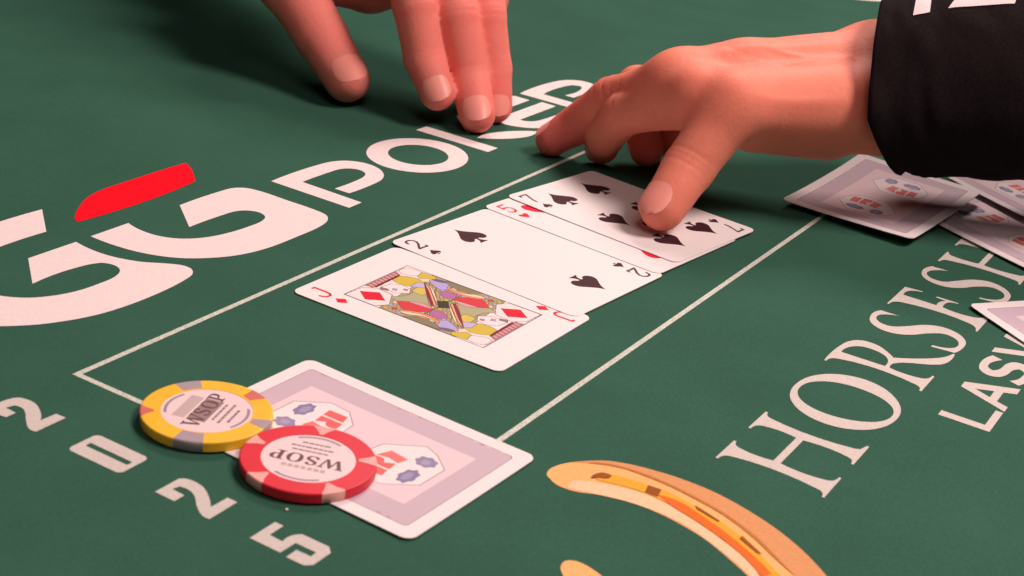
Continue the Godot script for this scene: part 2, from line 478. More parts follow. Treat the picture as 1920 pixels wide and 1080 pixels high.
func round_rect(x0: float, y0: float, x1: float, y1: float, r: float) -> PackedVector2Array:
	var p := PackedVector2Array()
	for c in [[x1 - r, y0 + r, -90.0], [x1 - r, y1 - r, 0.0], [x0 + r, y1 - r, 90.0], [x0 + r, y0 + r, 180.0]]:
		for k in 7:
			var a := deg_to_rad(c[2] + 15.0 * k)
			p.append(Vector2(c[0] + cos(a) * r, c[1] + sin(a) * r))
	return p


func pip_shape(kind: String) -> PackedVector2Array:
	var h := []
	if kind == "spade":
		h = [0, -1, 0.16, -0.66, 0.5, -0.28, 0.8, 0.06, 0.84, 0.36, 0.66, 0.58, 0.4, 0.6, 0.16, 0.44, 0.08, 0.46, 0.14, 0.72, 0.36, 0.92, -0.36, 0.92, -0.14, 0.72, -0.08, 0.46, -0.16, 0.44, -0.4, 0.6, -0.66, 0.58, -0.84, 0.36, -0.8, 0.06, -0.5, -0.28, -0.16, -0.66]
	elif kind == "heart":
		h = [0, 1, 0.22, 0.6, 0.62, 0.14, 0.84, -0.26, 0.82, -0.6, 0.58, -0.84, 0.3, -0.8, 0.08, -0.58, 0, -0.4, -0.08, -0.58, -0.3, -0.8, -0.58, -0.84, -0.82, -0.6, -0.84, -0.26, -0.62, 0.14, -0.22, 0.6]
	else:
		return P2([0, -1, 0.78, 0, 0, 1, -0.78, 0])
	return smooth(P2(h), 60.0, 4)


func rank_strokes(r: String) -> PackedVector2Array:
	# thin numerals, 1 unit high, y down, centred
	match r:
		"J":
			return P2([0.1, -0.5, 0.24, -0.5, 0.24, 0.2, 0.2, 0.38, 0.06, 0.49, -0.12, 0.46, -0.26, 0.34, -0.3, 0.2])
		"2":
			return P2([-0.3, -0.22, -0.26, -0.4, -0.1, -0.5, 0.1, -0.49, 0.26, -0.36, 0.27, -0.18, 0.12, 0.06, -0.14, 0.3, -0.31, 0.48, 0, 0.46, 0.3, 0.49, 0.32, 0.36])
		"5":
			return P2([0.26, -0.5, -0.2, -0.5, -0.25, -0.06, -0.08, -0.14, 0.12, -0.12, 0.27, 0.04, 0.28, 0.26, 0.16, 0.44, -0.04, 0.5, -0.2, 0.44, -0.29, 0.32])
	return P2([-0.28, -0.34, -0.27, -0.49, 0.3, -0.49, 0.12, -0.12, -0.02, 0.24, -0.06, 0.5])


func card_face(r: String, suit: String) -> Image:
	var w := int(63.5 * PX)
	var hh := int(88.9 * PX)
	var im := Image.create(w, hh, true, Image.FORMAT_RGB8)
	im.fill(lin(0.82, 0.785, 0.775))
	var black := lin(0.052, 0.018, 0.024)
	var red := lin(0.72, 0.012, 0.035)
	var c := black if suit == "spade" else red
	var pip := pip_shape(suit)
	for turn in 2:
		var a := move(rank_strokes(r), Vector2(6.9, 7.8), 8.0, 8.4)
		var b := move(pip, Vector2(6.9, 17.4), 2.9, 2.75)
		if turn == 1:
			a = half_turn(a)
			b = half_turn(b)
		stroke(im, a, 1.05, c.lightened(0.12) if suit == "spade" else c)
		fill(im, b, c)
	if r == "J":
		jack_art(im)
		im.generate_mipmaps()
		return im
	var spots := []
	var xl := 19.4
	var xr := 44.1
	if r == "2":
		spots = [[32.2, 15.2, 0], [31.3, 73.7, 1]]
	elif r == "5":
		spots = [[xl, 16, 0], [xr, 16, 0], [31.75, 44.45, 0], [xl, 72.9, 1], [xr, 72.9, 1]]
	else:
		spots = [[xl, 16, 0], [xr, 16, 0], [31.75, 30.2, 0], [xl, 44.45, 0], [xr, 44.45, 0], [xl, 72.9, 1], [xr, 72.9, 1]]
	for s in spots:
		fill(im, move(pip, Vector2(s[0], s[1]), 7.6, 8.2, PI * s[2]), c)
	im.generate_mipmaps()
	return im


func jack_art(im: Image):
	# a two-headed court figure inside a thin frame; the lower half is the upper one turned round
	var ink_c := lin(0.10, 0.05, 0.06)
	var red := lin(0.62, 0.05, 0.07)
	var pink := lin(0.66, 0.36, 0.36)
	var olive := lin(0.60, 0.49, 0.06)
	var sage := lin(0.38, 0.37, 0.20)
	var blue := lin(0.44, 0.40, 0.66)
	var orange := lin(0.76, 0.32, 0.12)
	var cream := lin(0.80, 0.66, 0.46)
	var white := lin(0.80, 0.74, 0.73)
	fill(im, P2([11.9, 14.2, 51.6, 14.2, 51.6, 74.7, 11.9, 74.7]), ink_c.lightened(0.25))
	fill(im, P2([12.3, 14.6, 51.2, 14.6, 51.2, 74.3, 12.3, 74.3]), white)
	both(im, P2([12.4, 30, 51.1, 26, 51.1, 44.5, 12.4, 44.5]), sage)
	# patterned cloth behind the figure
	var tints := [olive, red, blue, orange, cream, pink]
	for r in 5:
		for k in 12:
			var x := 14.2 + k * 3.1 + (1.5 if r % 2 else 0.0)
			var y := 31.4 + r * 2.9
			both(im, P2([x, y - 1.35, x + 1.3, y, x, y + 1.35, x - 1.3, y]), tints[(k * 2 + r) % 6])
	# background of hair and robe
	both(im, smooth(P2([23.5, 26.5, 27, 30, 34, 30.4, 41, 30, 42.4, 34, 34, 38.4, 27, 42.6, 22, 40, 21.4, 32])), sage.lightened(0.08))
	both(im, smooth(P2([36, 18.6, 40.5, 17.8, 43.6, 22, 44.2, 27.6, 41, 29.6, 37, 28.2, 35, 23])), olive)
	both(im, smooth(P2([33, 29.4, 40, 28.6, 42.4, 31, 37, 34.6, 32.6, 34])), olive.lightened(0.1))
	both(im, smooth(P2([44.6, 15, 48.6, 15, 50.4, 18, 49.6, 23, 47.2, 24.4, 45.4, 21.6, 43.4, 18])), white)
	both(im, smooth(P2([45.6, 23, 50.4, 22, 51, 28, 48, 30, 46, 27])), olive)
	both(im, smooth(P2([36, 26.6, 41, 26.2, 43, 29.4, 39, 31.4])), blue.lightened(0.15))
	both(im, smooth(P2([44.2, 24.4, 47.2, 27.2, 49, 30.6, 46, 29.6, 43, 27.4])), cream)
	# staff along the short side
	both(im, P2([24, 14.9, 43.6, 14.9, 41.4, 17.9, 26, 18.2]), pink)
	for k in 9:
		var x := 25.0 + k * 2.1
		both(im, P2([x, 15, x + 0.7, 15, x + 0.2, 17.9, x - 0.5, 17.9]), red.lightened(0.25))
	both(im, P2([25.6, 17.7, 41.6, 17.4, 41.2, 18.3, 26, 18.7]), red.darkened(0.45))
	# face
	both(im, smooth(P2([27.6, 19.6, 32.8, 20.6, 35, 24.4, 34, 28.4, 30.6, 30.2, 26.8, 26])), white)
	both(im, smooth(P2([28.4, 24, 30, 23.4, 30.6, 24.8, 29, 25.4])), blue)
	both(im, smooth(P2([31.4, 26.8, 32.8, 26.4, 33.2, 27.8, 31.8, 28.2])), red.lightened(0.3))
	both(im, smooth(P2([25.6, 20.6, 27.4, 19.6, 28, 22.6, 26.6, 23.4])), ink_c.lightened(0.3))
	# collar and sleeves
	both(im, smooth(P2([46.4, 28, 49.8, 31, 50.4, 36, 45, 38.6, 42, 36, 44, 31])), blue)
	both(im, smooth(P2([47.4, 28.6, 49.6, 31.4, 49.4, 34.6, 47.6, 32])), blue.darkened(0.4))
	both(im, P2([50.9, 33.6, 50.9, 43, 46, 45.6, 43.8, 43.4, 47.6, 38.6]), orange)
	both(im, P2([50.9, 33, 50.9, 34.4, 47.4, 39.4, 43.6, 43.8, 42.8, 43, 46.6, 38.2]), cream)
	both(im, smooth(P2([21.4, 31, 24.2, 34, 25.6, 41, 24.6, 46, 20.6, 42.6, 17, 37])), red)
	both(im, smooth(P2([24.2, 34, 26.6, 37, 27, 41, 25.4, 44, 24.8, 40])), pink)
	both(im, smooth(P2([16.2, 36.2, 19.4, 41.4, 20, 46.4, 18.4, 52, 16.6, 52.6, 17.6, 46.4, 14.4, 39])), orange)
	both(im, smooth(P2([15.2, 36.6, 17.4, 40, 18.8, 45.4, 17.6, 51, 17, 51, 17.8, 45.6, 14.8, 39.4])), cream)
	both(im, smooth(P2([12.6, 40, 16.4, 45, 16, 52, 13, 56, 12.5, 48])), sage.darkened(0.2))
	# crossed bands
	both(im, P2([43.6, 28.4, 38.8, 34, 29.4, 43, 27, 41.6, 37, 33]), orange.lightened(0.2))
	both(im, P2([42.8, 28.2, 38, 33.6, 28.6, 42.4, 27.6, 41.8, 37, 33]), red.darkened(0.3))
	both(im, P2([44.2, 29.4, 39.6, 34.8, 30.4, 43.4, 29.8, 43, 39, 34]), cream)
	both(im, smooth(P2([40, 36.4, 43.4, 38.6, 42.6, 43.4, 38.6, 44.6, 37, 41])), lin(0.42, 0.16, 0.36))
	fill(im, P2([32.6, 40.8, 35.6, 43.8, 31, 48, 27.9, 45]), lin(0.05, 0.05, 0.03))
	# suit marks in the corners
	both(im, smooth(P2([12.4, 14.7, 21.7, 15.2, 25.6, 19.4, 24.8, 26.6, 17, 31, 12.4, 28])), white)
	both(im, move(pip_shape("diamond"), Vector2(18.7, 22.3), 5.5, 5.6), lin(0.72, 0.012, 0.035))
	stroke(im, P2([12.2, 28.4, 17, 31.2, 25, 26.8, 25.8, 19.4, 21.8, 15.1]), 0.3, sage)


func card_back() -> Image:
	var im := Image.create(int(63.5 * PX), int(88.9 * PX), true, Image.FORMAT_RGB8)
	im.fill(lin(0.82, 0.775, 0.765))
	var frame := lin(0.33, 0.24, 0.27)
	var band := lin(0.57, 0.465, 0.525)
	var field := lin(0.79, 0.635, 0.66)
	fill(im, round_rect(5, 5, 58.5, 83.9, 1.6), frame)
	fill(im, round_rect(5.3, 5.3, 58.2, 83.6, 1.4), band)
	fill(im, P2([14, 12.7, 49.5, 12.7, 49.5, 76.2, 14, 76.2]), field)
	for r in range(0, 72):
		for k in range(0, 50):
			var x := 6.0 + k * 1.04 + (0.52 if r % 2 else 0.0)
			var y := 6.2 + r * 1.07
			var inside := x > 14.2 and x < 49.0 and y > 13.0 and y < 75.8
			im.fill_rect(Rect2i(int(x * PX), int(y * PX), 4, 2), field.darkened(0.05) if inside else band.lightened(0.07))
	var rng := RandomNumberGenerator.new()
	rng.seed = 77
	for k in 26:  # worn specks along the frame
		var yy := rng.randf_range(8, 80)
		var left := rng.randf() < 0.5
		var x := (5.3 if left else 57.4) + rng.randf_range(0, 0.5)
		fill(im, P2([x, yy, x + 0.4, yy, x + 0.4, yy + rng.randf_range(0.6, 2.2), x, yy + 1.0]), frame if rng.randf() < 0.6 else field)
	var white := lin(0.82, 0.765, 0.755)
	var red := lin(0.74, 0.15, 0.14)
	var slate := lin(0.24, 0.22, 0.37)
	var badge := P2([31.5, 50.2, 37, 51, 45.2, 61.4, 43, 67, 37.6, 73.5, 25.4, 73.5, 17.8, 64.6, 18.4, 57, 24, 51])
	for turn in 2:
		var shapes := [
			[move(badge, Vector2(0, 0), 1.0, 1.0), field.darkened(0.28)],
			[shrink(badge, 0.35), white],
			[P2([21.4, 55.4, 25.2, 54.2, 25.6, 61.6, 22, 62.2]), red],
			[smooth(P2([26, 53.8, 29.6, 53.2, 30.2, 56.6, 28.4, 58, 30.4, 61, 26.4, 61.6]), 70.0), red],
			[P2([30.4, 53.6, 35.6, 55.4, 34.8, 62.2, 31, 61.2, 31.6, 57.4]), red.lightened(0.12)],
			[scallop(Vector2(37.4, 66.8), 3.0, 3.4), slate.lightened(0.1)],
			[scallop(Vector2(27.2, 67.8), 4.3, 2.6), slate],
			[scallop(Vector2(37.2, 66.8), 1.5, 1.5), slate.lightened(0.25)],
			[scallop(Vector2(27, 67.6), 2.6, 1.3), slate.lightened(0.2)],
		]
		for s in shapes:
			fill(im, half_turn(s[0]) if turn == 1 else s[0], s[1])
	im.generate_mipmaps()
	return im


func scallop(at: Vector2, rx: float, ry: float) -> PackedVector2Array:
	var p := PackedVector2Array()
	for k in 48:
		var a := TAU * k / 48.0
		var r := 1.0 + 0.09 * cos(7.0 * a)
		p.append(at + Vector2(cos(a) * rx, sin(a) * ry) * r)
	return p


func shrink(p: PackedVector2Array, d: float) -> PackedVector2Array:
	return Geometry2D.offset_polygon(p, -d)[0]


func text_fill(im: Image, words: String, at: Vector2, height: float, turn: float, c: Color, s: float, squeeze := 1.0):
	var f := SystemFont.new()
	f.font_names = PackedStringArray(["Droid Serif"])
	f.font_weight = 700
	var tm := TextMesh.new()
	tm.text = words
	tm.font = f
	tm.font_size = 48
	tm.depth = 0.0
	tm.pixel_size = 0.01
	var a := tm.get_mesh_arrays()
	var v: PackedVector3Array = a[Mesh.ARRAY_VERTEX]
	var idx: PackedInt32Array = a[Mesh.ARRAY_INDEX]
	var box := tm.get_aabb()
	var mid := box.get_center()
	var k := height / box.size.y
	for i in range(0, idx.size(), 3):
		var tri := PackedVector2Array()
		for j in 3:
			var q := v[idx[i + j]] - mid
			tri.append(at + Vector2(q.x * k * squeeze, -q.y * k).rotated(turn))
		fill(im, tri, c, s)


# ================================================================= cards
func card_mesh(face: Material, edge: Material, bow: float, sag: float, twist: float) -> ArrayMesh:
	# 63.5 x 88.9 mm, rounded corners, 0.3 mm thick; bow bends it lengthways, sag across, twist lifts opposite corners (mm at the rim)
	var rows := []
	for k in 7:
		rows.append(3.4 * (1.0 - cos(PI / 2 * k / 6.0)))
	for k in range(1, 16):
		rows.append(lerpf(3.4, 85.5, k / 16.0))
	for k in 7:
		rows.append(88.9 - 3.4 * (1.0 - cos(PI / 2 * (6 - k) / 6.0)))
	var cols := 12
	var m := ArrayMesh.new()
	var rims := []
	for side in 2:
		var v := PackedVector3Array()
		var nn := PackedVector3Array()
		var uv := PackedVector2Array()
		var idx := PackedInt32Array()
		for y in rows:
			var dy: float = minf(y, 88.9 - y)
			var half := 31.75 if dy >= 3.4 else 31.75 - 3.4 + sqrt(maxf(0.0, 3.4 * 3.4 - (3.4 - dy) * (3.4 - dy)))
			for k in cols + 1:
				var x := half * (2.0 * k / cols - 1.0)
				var zz: float = y - 44.45
				var u := x / 31.75
				var w := zz / 44.45
				var h := bow * w * w + sag * u * u + twist * u * w
				v.append(Vector3(x, h + (0.3 if side == 0 else 0.0), zz) * MM)
				var g := Vector3(-(2 * sag * u + twist * w) / 31.75, 1.0, -(2 * bow * w + twist * u) / 44.45).normalized()
				nn.append(g if side == 0 else -g)
				uv.append(Vector2(x / 63.5 + 0.5, y / 88.9))
		for r in rows.size() - 1:
			for k in cols:
				var a := r * (cols + 1) + k
				var b := a + cols + 1
				if side == 0:
					idx.append_array([a, a + 1, b + 1, a, b + 1, b])
				else:
					idx.append_array([a, b + 1, a + 1, a, b, b + 1])
		surf(m, v, nn, idx, uv)
		m.surface_set_material(side, face if side == 0 else edge)
		var rim := PackedVector3Array()
		for r in rows.size():
			rim.append(v[r * (cols + 1)])
		for k in range(1, cols + 1):
			rim.append(v[(rows.size() - 1) * (cols + 1) + k])
		for r in range(rows.size() - 2, -1, -1):
			rim.append(v[r * (cols + 1) + cols])
		for k in range(cols - 1, 0, -1):
			rim.append(v[k])
		rims.append(rim)
	var ev := PackedVector3Array()
	var en := PackedVector3Array()
	var ei := PackedInt32Array()
	var n: int = rims[0].size()
	for k in n:
		var out: Vector3 = rims[0][(k + 1) % n] - rims[0][(k + n - 1) % n]
		var nrm := Vector3(-out.z, 0, out.x).normalized()
		if nrm.dot(rims[0][k]) < 0:
			nrm = -nrm
		ev.append(rims[0][k])
		ev.append(rims[1][k])
		en.append(nrm)
		en.append(nrm)
		var a := 2 * k
		var b := 2 * ((k + 1) % n)
		ei.append_array([a, b, b + 1, a, b + 1, a + 1])
	surf(m, ev, en, ei)
	m.surface_set_material(2, edge)
	return m


func card_place(x: float, y: float, h: float, turn: float, tip := 0.0, roll := 0.0) -> Transform3D:
	# on the table: x, y in print coordinates, h under the middle, turned about the upright, far end tipped up
	return table_xf * Transform3D(Basis(Vector3.UP, deg_to_rad(turn)) * Basis(Vector3.RIGHT, deg_to_rad(-tip)) * Basis(Vector3.BACK, deg_to_rad(roll)), Vector3(x, h, -y) * MM)


func card(mesh: Mesh, label: String, xf: Transform3D, group := ""):
	var o := MeshInstance3D.new()
	o.name = "playing_card"
	o.mesh = mesh
	o.transform = xf
	add_child(o, true)
	tag(o, label, "playing card", group)


func paper(im: Image) -> StandardMaterial3D:
	var m := mat(Color.WHITE, 0.55, 0.22)
	m.albedo_texture = ImageTexture.create_from_image(im)
	return m


func build_cards():
	var back := paper(card_back())
	var row := "face-up cards laid in a row"
	card(card_mesh(paper(card_face("J", "diamond")), back, 0.1, 0.05, 0.0), "jack of diamonds lying face up at the near end of the row", card_place(127.7, -51.6, 0.15, -1.03), row)
	card(card_mesh(paper(card_face("2", "spade")), back, 0.15, 0.05, 0.05), "two of spades lying face up between the jack and the five", card_place(189.0, -51.1, 0.42, -5.3), row)
	card(card_mesh(paper(card_face("5", "heart")), back, 0.15, 0.05, 0.0), "five of hearts mostly hidden under the seven of spades", card_place(250.9, -56.0, 0.74, -6.6), row)
	card(card_mesh(paper(card_face("7", "spade")), back, 0.25, 0.1, 0.1), "seven of spades face up under the thumb of the right hand", card_place(267.6, -57.2, 1.08, 172.0), row)
	var muck := "face-down cards discarded at the right"
	card(card_mesh(back, M.card_edge, 0.3, 0.2, 0.0), "face-down card with framed pink back under the two chips", card_place(24.4, -87.85, 0.15, -2.61))
	card(card_mesh(back, M.card_edge, 0.5, 0.3, 0.3), "face-down card lying in front of the sleeve, below two other discards", card_place(392, -191, 0.9, -28.3), muck)
	card(card_mesh(back, M.card_edge, 1.2, 0.4, 0.5), "raised face-down card nearest the thumb, across the printed line", card_place(377.5, -135.0, 4.3, 85.6, 2.4, 0.0), muck)
	card(card_mesh(back, M.card_edge, 0.8, 0.2, 0.0), "face-down card right under the black sleeve, on top of another discard", card_place(462.5, -192.3, 3.4, 57.0, 0.6, 0.0), muck)
	card(card_mesh(back, M.card_edge, 0.6, 0.3, 0.0), "face-down card by itself covering the end of the serif lettering", card_place(282.5, -256.5, 0.5, -36.0), muck)


# ================================================================= chips
func lathe(profile: PackedVector2Array, n: int) -> ArrayMesh:
	var st := SurfaceTool.new()
	st.begin(Mesh.PRIMITIVE_TRIANGLES)
	for i in n:
		var a0 := TAU * i / n
		var a1 := TAU * (i + 1) / n
		for k in profile.size() - 1:
			var p := profile[k]
			var q := profile[k + 1]
			var v := [Vector3(p.x * cos(a0), p.y, p.x * sin(a0)), Vector3(p.x * cos(a1), p.y, p.x * sin(a1)), Vector3(q.x * cos(a1), q.y, q.x * sin(a1)), Vector3(q.x * cos(a0), q.y, q.x * sin(a0))]
			for j in [0, 1, 2, 0, 2, 3]:
				st.set_smooth_group(k)
				st.add_vertex(v[j] * MM)
	st.generate_normals()
	return st.commit()


const CHIP_R := 19.5
const CHIP_H := 3.4


func chip_spot(angle: float, outer: float, inner: float, reach: float) -> ArrayMesh:
	# an inlaid edge spot: `outer` degrees wide at the rim, narrowing to `inner` at `reach` mm from it, wrapped down the side
	var st := SurfaceTool.new()
	st.begin(Mesh.PRIMITIVE_TRIANGLES)
	var n := 8
	var grid := []
	var rr := [[CHIP_R - reach, CHIP_H + 0.03, inner], [CHIP_R - reach * 0.5, CHIP_H + 0.03, (inner + outer) / 2.0], [CHIP_R - 0.45, CHIP_H + 0.03, outer], [CHIP_R - 0.1, CHIP_H - 0.12, outer], [CHIP_R + 0.03, CHIP_H - 0.45, outer], [CHIP_R + 0.03, 0.45, outer], [CHIP_R - 0.4, 0.0, outer]]
	for r in rr:
		var line := []
		for k in n + 1:
			var a := deg_to_rad(angle + r[2] * (float(k) / n - 0.5))
			line.append(Vector3(r[0] * cos(a), r[1], r[0] * sin(a)) * MM)
		grid.append(line)
	for i in grid.size() - 1:
		for k in n:
			for q in [[i, k], [i, k + 1], [i + 1, k + 1], [i, k], [i + 1, k + 1], [i + 1, k]]:
				st.set_smooth_group(0 if i < 2 else 1)
				st.add_vertex(grid[q[0]][q[1]])
	st.generate_normals()
	return st.commit()


func chip_label(yellow: bool) -> Image:
	var s := 12.0
	var im := Image.create(324, 324, true, Image.FORMAT_RGB8)
	im.fill(lin(0.82, 0.66, 0.66))
	var dark := lin(0.13, 0.07, 0.08)
	var grey := lin(0.48, 0.39, 0.39)
	var rng := RandomNumberGenerator.new()
	rng.seed = 5
	# read with the words upright: a grey row, the name, three rows of small print
	var t := 0.0
	var o := Vector2(13.5, 13.5)
	for k in 7:
		var x := -6.6 + k * 1.9
		fill(im, move(P2([x, -6.4, x + 1.5, -6.4, x + 1.4, -4.8, x + 0.1, -4.8]), o, 1, 1, t), grey, s)
	if yellow:
		fill(im, move(P2([-7, -8.2, 7, -8.2, 7, -4.2, -7, -4.2]), o, 1, 1, t), lin(0.56, 0.45, 0.43), s)
		fill(im, move(P2([-7, -3.4, 7, -3.4, 7, 2.4, -7, 2.4]), o, 1, 1, t), lin(0.33, 0.22, 0.21), s)
	text_fill(im, "WSOP", o + Vector2(0, -0.9), 5.2 if not yellow else 5.2, t, dark, s, 0.98)
	for r in 3:
		var yy: float = [3.4, 5.6, 8.0][r]
		var wide: float = [4.6, 5.6, 4.0][r]
		var x := -wide
		while x < wide:
			var w := rng.randf_range(0.8, 1.9)
			fill(im, move(P2([x, yy, x + w, yy, x + w, yy + 0.8, x, yy + 0.8]), o, 1, 1, t), dark.lightened(0.22), s)
			x += w + 0.25
	# short arcs near the rim
	for side in 2:
		var arc := PackedVector2Array()
		for k in 9:
			var a := deg_to_rad((60.0 if side == 0 else 240.0) + 60.0 * k / 8.0)
			arc.append(o + Vector2(cos(a), sin(a)) * 12.2)
		stroke(im, arc, 0.9, lin(0.34, 0.26, 0.32), s)
	im.generate_mipmaps()
	return im


func chip(label: String, body: Material, spots: Array, at: Transform3D, yellow: bool, turn: float):
	var t := thing("poker_chip", label, "poker chip", at, "chips on the face-down card")
	part("body", lathe(P2([0, CHIP_H - 0.18, 13.45, CHIP_H - 0.18, 13.5, CHIP_H, CHIP_R - 0.45, CHIP_H, CHIP_R - 0.12, CHIP_H - 0.13, CHIP_R, CHIP_H - 0.45, CHIP_R, 0.45, CHIP_R - 0.45, 0, 0, 0]), 72), body, t)
	for s in spots:
		part("edge_spot", chip_spot(s[0], s[2], s[3], s[4]), s[1], t)
	var v := PackedVector3Array([Vector3(0, CHIP_H - 0.1, 0) * MM])
	var nn := PackedVector3Array([Vector3.UP])
	var uv := PackedVector2Array([Vector2(0.5, 0.5)])
	var idx := PackedInt32Array()
	for k in 49:
		var a := TAU * k / 48.0
		v.append(Vector3(13.45 * cos(a), CHIP_H - 0.1, 13.45 * sin(a)) * MM)
		nn.append(Vector3.UP)
		uv.append(Vector2(0.5 + 0.5 * cos(a - turn), 0.5 + 0.5 * sin(a - turn)))
		if k < 48:
			idx.append_array([0, k + 1, k + 2])
	var m := ArrayMesh.new()
	surf(m, v, nn, idx, uv)
	var lm := mat(Color.WHITE, 0.4, 0.4)
	lm.albedo_texture = ImageTexture.create_from_image(chip_label(yellow))
	part("printed_label", m, lm, t)


func build_chips():
	# chips keep the world's axes, so that angles run from the picture's right towards the camera
	var y_at := Transform3D(Basis(Vector3.BACK, deg_to_rad(0.5)), table_xf * (Vector3(4.4, 0.5, 48.2) * MM))
	var r_at := Transform3D(Basis(), table_xf * (Vector3(2.7, 0.52, 87.3) * MM))
	chip("yellow chip with grey and rust edge spots, left of the red chip", M.chip_yellow, [[12, M.spot_grey, 17, 11, 5.4], [93, M.spot_grey, 26, 26, 5.6], [165, M.spot_rust, 20, 4, 4.2], [239, M.spot_grey, 24, 24, 5.4], [312, M.spot_rust, 20, 14, 5.2]], y_at, true, deg_to_rad(-78))
	chip("red chip with pale pink edge spots on the face-down card", M.chip_red, [[350, M.spot_pink, 16, 5, 5.2], [59, M.spot_pink, 20, 3, 5.2], [131, M.spot_pink, 20, 3, 5.2], [200, M.spot_pink, 18, 4, 5.2], [275, M.spot_pink, 20, 4, 5.2]], r_at, false, deg_to_rad(188))


# ================================================================= hands
# A field of tapered capsules: `palm` joins smoothly; every finger is a chain of its own that melts into the palm at its root only.
func skin_mesh(palm: Array, chains: Array, cell: float, palm_k: float, lo: Vector3, hi: Vector3, tips: Array, creases: Array, tone: Color, sd: int) -> ArrayMesh:
	var nx := int(ceil((hi.x - lo.x) / cell)) + 1
	var ny := int(ceil((hi.y - lo.y) / cell)) + 1
	var nz := int(ceil((hi.z - lo.z) / cell)) + 1
	var total := nx * ny * nz
	var base := PackedFloat32Array()
	base.resize(total)
	base.fill(40.0)
	for b in palm:
		stamp(base, nx, ny, nz, lo, cell, b, palm_k)
	var field := base.duplicate()
	for ch in chains:
		var g := PackedFloat32Array()
		g.resize(total)
		g.fill(40.0)
		var c0 := Vector3(1e6, 1e6, 1e6)
		var c1 := -c0
		for b in ch:
			stamp(g, nx, ny, nz, lo, cell, b, 2.2)
			c0 = c0.min(b[0]).min(b[1])
			c1 = c1.max(b[0]).max(b[1])
		c0 = ((c0 - Vector3.ONE * 30.0 - lo) / cell).max(Vector3.ZERO)
		c1 = ((c1 + Vector3.ONE * 30.0 - lo) / cell).min(Vector3(nx - 1, ny - 1, nz - 1))
		for z in range(int(c0.z), int(c1.z) + 1):
			for y in range(int(c0.y), int(c1.y) + 1):
				var i := (z * ny + y) * nx + int(c0.x)
				for x in range(int(c0.x), int(c1.x) + 1):
					var d := g[i]
					if d < 16.0:
						var a := base[i]
						var h := maxf(9.0 - absf(a - d), 0.0) / 9.0
						var f := minf(a, d) - h * h * 2.25
						# neighbouring fingers only touch
						var o := field[i]
						var h2 := maxf(1.0 - absf(o - f), 0.0)
						field[i] = minf(o, f) - h2 * h2 * 0.25
					i += 1
	for c in creases:
		if c.size() == 5:
			ridge(field, nx, ny, nz, lo, cell, c)
		else:
			wrinkle_lines(field, nx, ny, nz, lo, cell, c)
	# surface nets
	var v := PackedVector3Array()
	var idx := PackedInt32Array()
	var at := PackedInt32Array()
	at.resize(total)
	at.fill(-1)
	var sy := nx
	var sz := nx * ny
	for z in nz - 1:
		for y in ny - 1:
			var i := z * sz + y * sy
			for x in nx - 1:
				var f0 := field[i]
				if f0 < 6.0 and f0 > -6.0:
					var s := 0
					var acc := Vector3.ZERO
					var c := [f0, field[i + 1], field[i + sy], field[i + sy + 1], field[i + sz], field[i + sz + 1], field[i + sz + sy], field[i + sz + sy + 1]]
					for q in EDGES:
						var a: float = c[q[0]]
						var b: float = c[q[1]]
						if (a < 0.0) != (b < 0.0):
							var t := a / (a - b)
							acc += CORNER[q[0]].lerp(CORNER[q[1]], t)
							s += 1
					if s > 0:
						at[i] = v.size()
						v.append(lo + (Vector3(x, y, z) + acc / s) * cell)
				i += 1
	for z in range(1, nz - 1):
		for y in range(1, ny - 1):
			for x in range(1, nx - 1):
				var i := z * sz + y * sy + x
				var f0 := field[i]
				if f0 > 6.0 or f0 < -6.0:
					continue
				var neg := f0 < 0.0
				if neg != (field[i + 1] < 0.0):
					quad(idx, at[i], at[i - sy], at[i - sy - sz], at[i - sz], neg)
				if neg != (field[i + sy] < 0.0):
					quad(idx, at[i], at[i - sz], at[i - sz - 1], at[i - 1], neg)
				if neg != (field[i + sz] < 0.0):
					quad(idx, at[i], at[i - 1], at[i - 1 - sy], at[i - sy], neg)
	var nn := PackedVector3Array()
	var col := PackedColorArray()
	var blotch := FastNoiseLite.new()
	blotch.seed = sd
	blotch.frequency = 0.06
	blotch.fractal_octaves = 3
	var pts := PackedVector3Array()
	for q in v:
		var g := Vector3(sample(field, nx, ny, nz, lo, cell, q + Vector3(cell, 0, 0)) - sample(field, nx, ny, nz, lo, cell, q - Vector3(cell, 0, 0)),
			sample(field, nx, ny, nz, lo, cell, q + Vector3(0, cell, 0)) - sample(field, nx, ny, nz, lo, cell, q - Vector3(0, cell, 0)),
			sample(field, nx, ny, nz, lo, cell, q + Vector3(0, 0, cell)) - sample(field, nx, ny, nz, lo, cell, q - Vector3(0, 0, cell)))
		nn.append(g.normalized())
		pts.append(q * MM)
		var redder := 0.0
		for t in tips:
			redder = maxf(redder, t[2] * clampf(1.0 - q.distance_to(t[0]) / t[1], 0.0, 1.0))
		var n := blotch.get_noise_3dv(q) * 0.5 + blotch.get_noise_3dv(q * 4.3) * 0.28
		redder = clampf(redder + n * 0.6, 0.0, 1.0)
		var c := tone.lerp(Color(0.74, 0.135, 0.13), redder)
		var k := 1.0 + n * 0.16
		col.append(Color(c.r * k, c.g * k, c.b * k))
	var m := ArrayMesh.new()
	surf(m, pts, nn, idx, PackedVector2Array(), col)
	return m


const EDGES := [[0, 1], [2, 3], [4, 5], [6, 7], [0, 2], [1, 3], [4, 6], [5, 7], [0, 4], [1, 5], [2, 6], [3, 7]]
const CORNER := [Vector3(0, 0, 0), Vector3(1, 0, 0), Vector3(0, 1, 0), Vector3(1, 1, 0), Vector3(0, 0, 1), Vector3(1, 0, 1), Vector3(0, 1, 1), Vector3(1, 1, 1)]


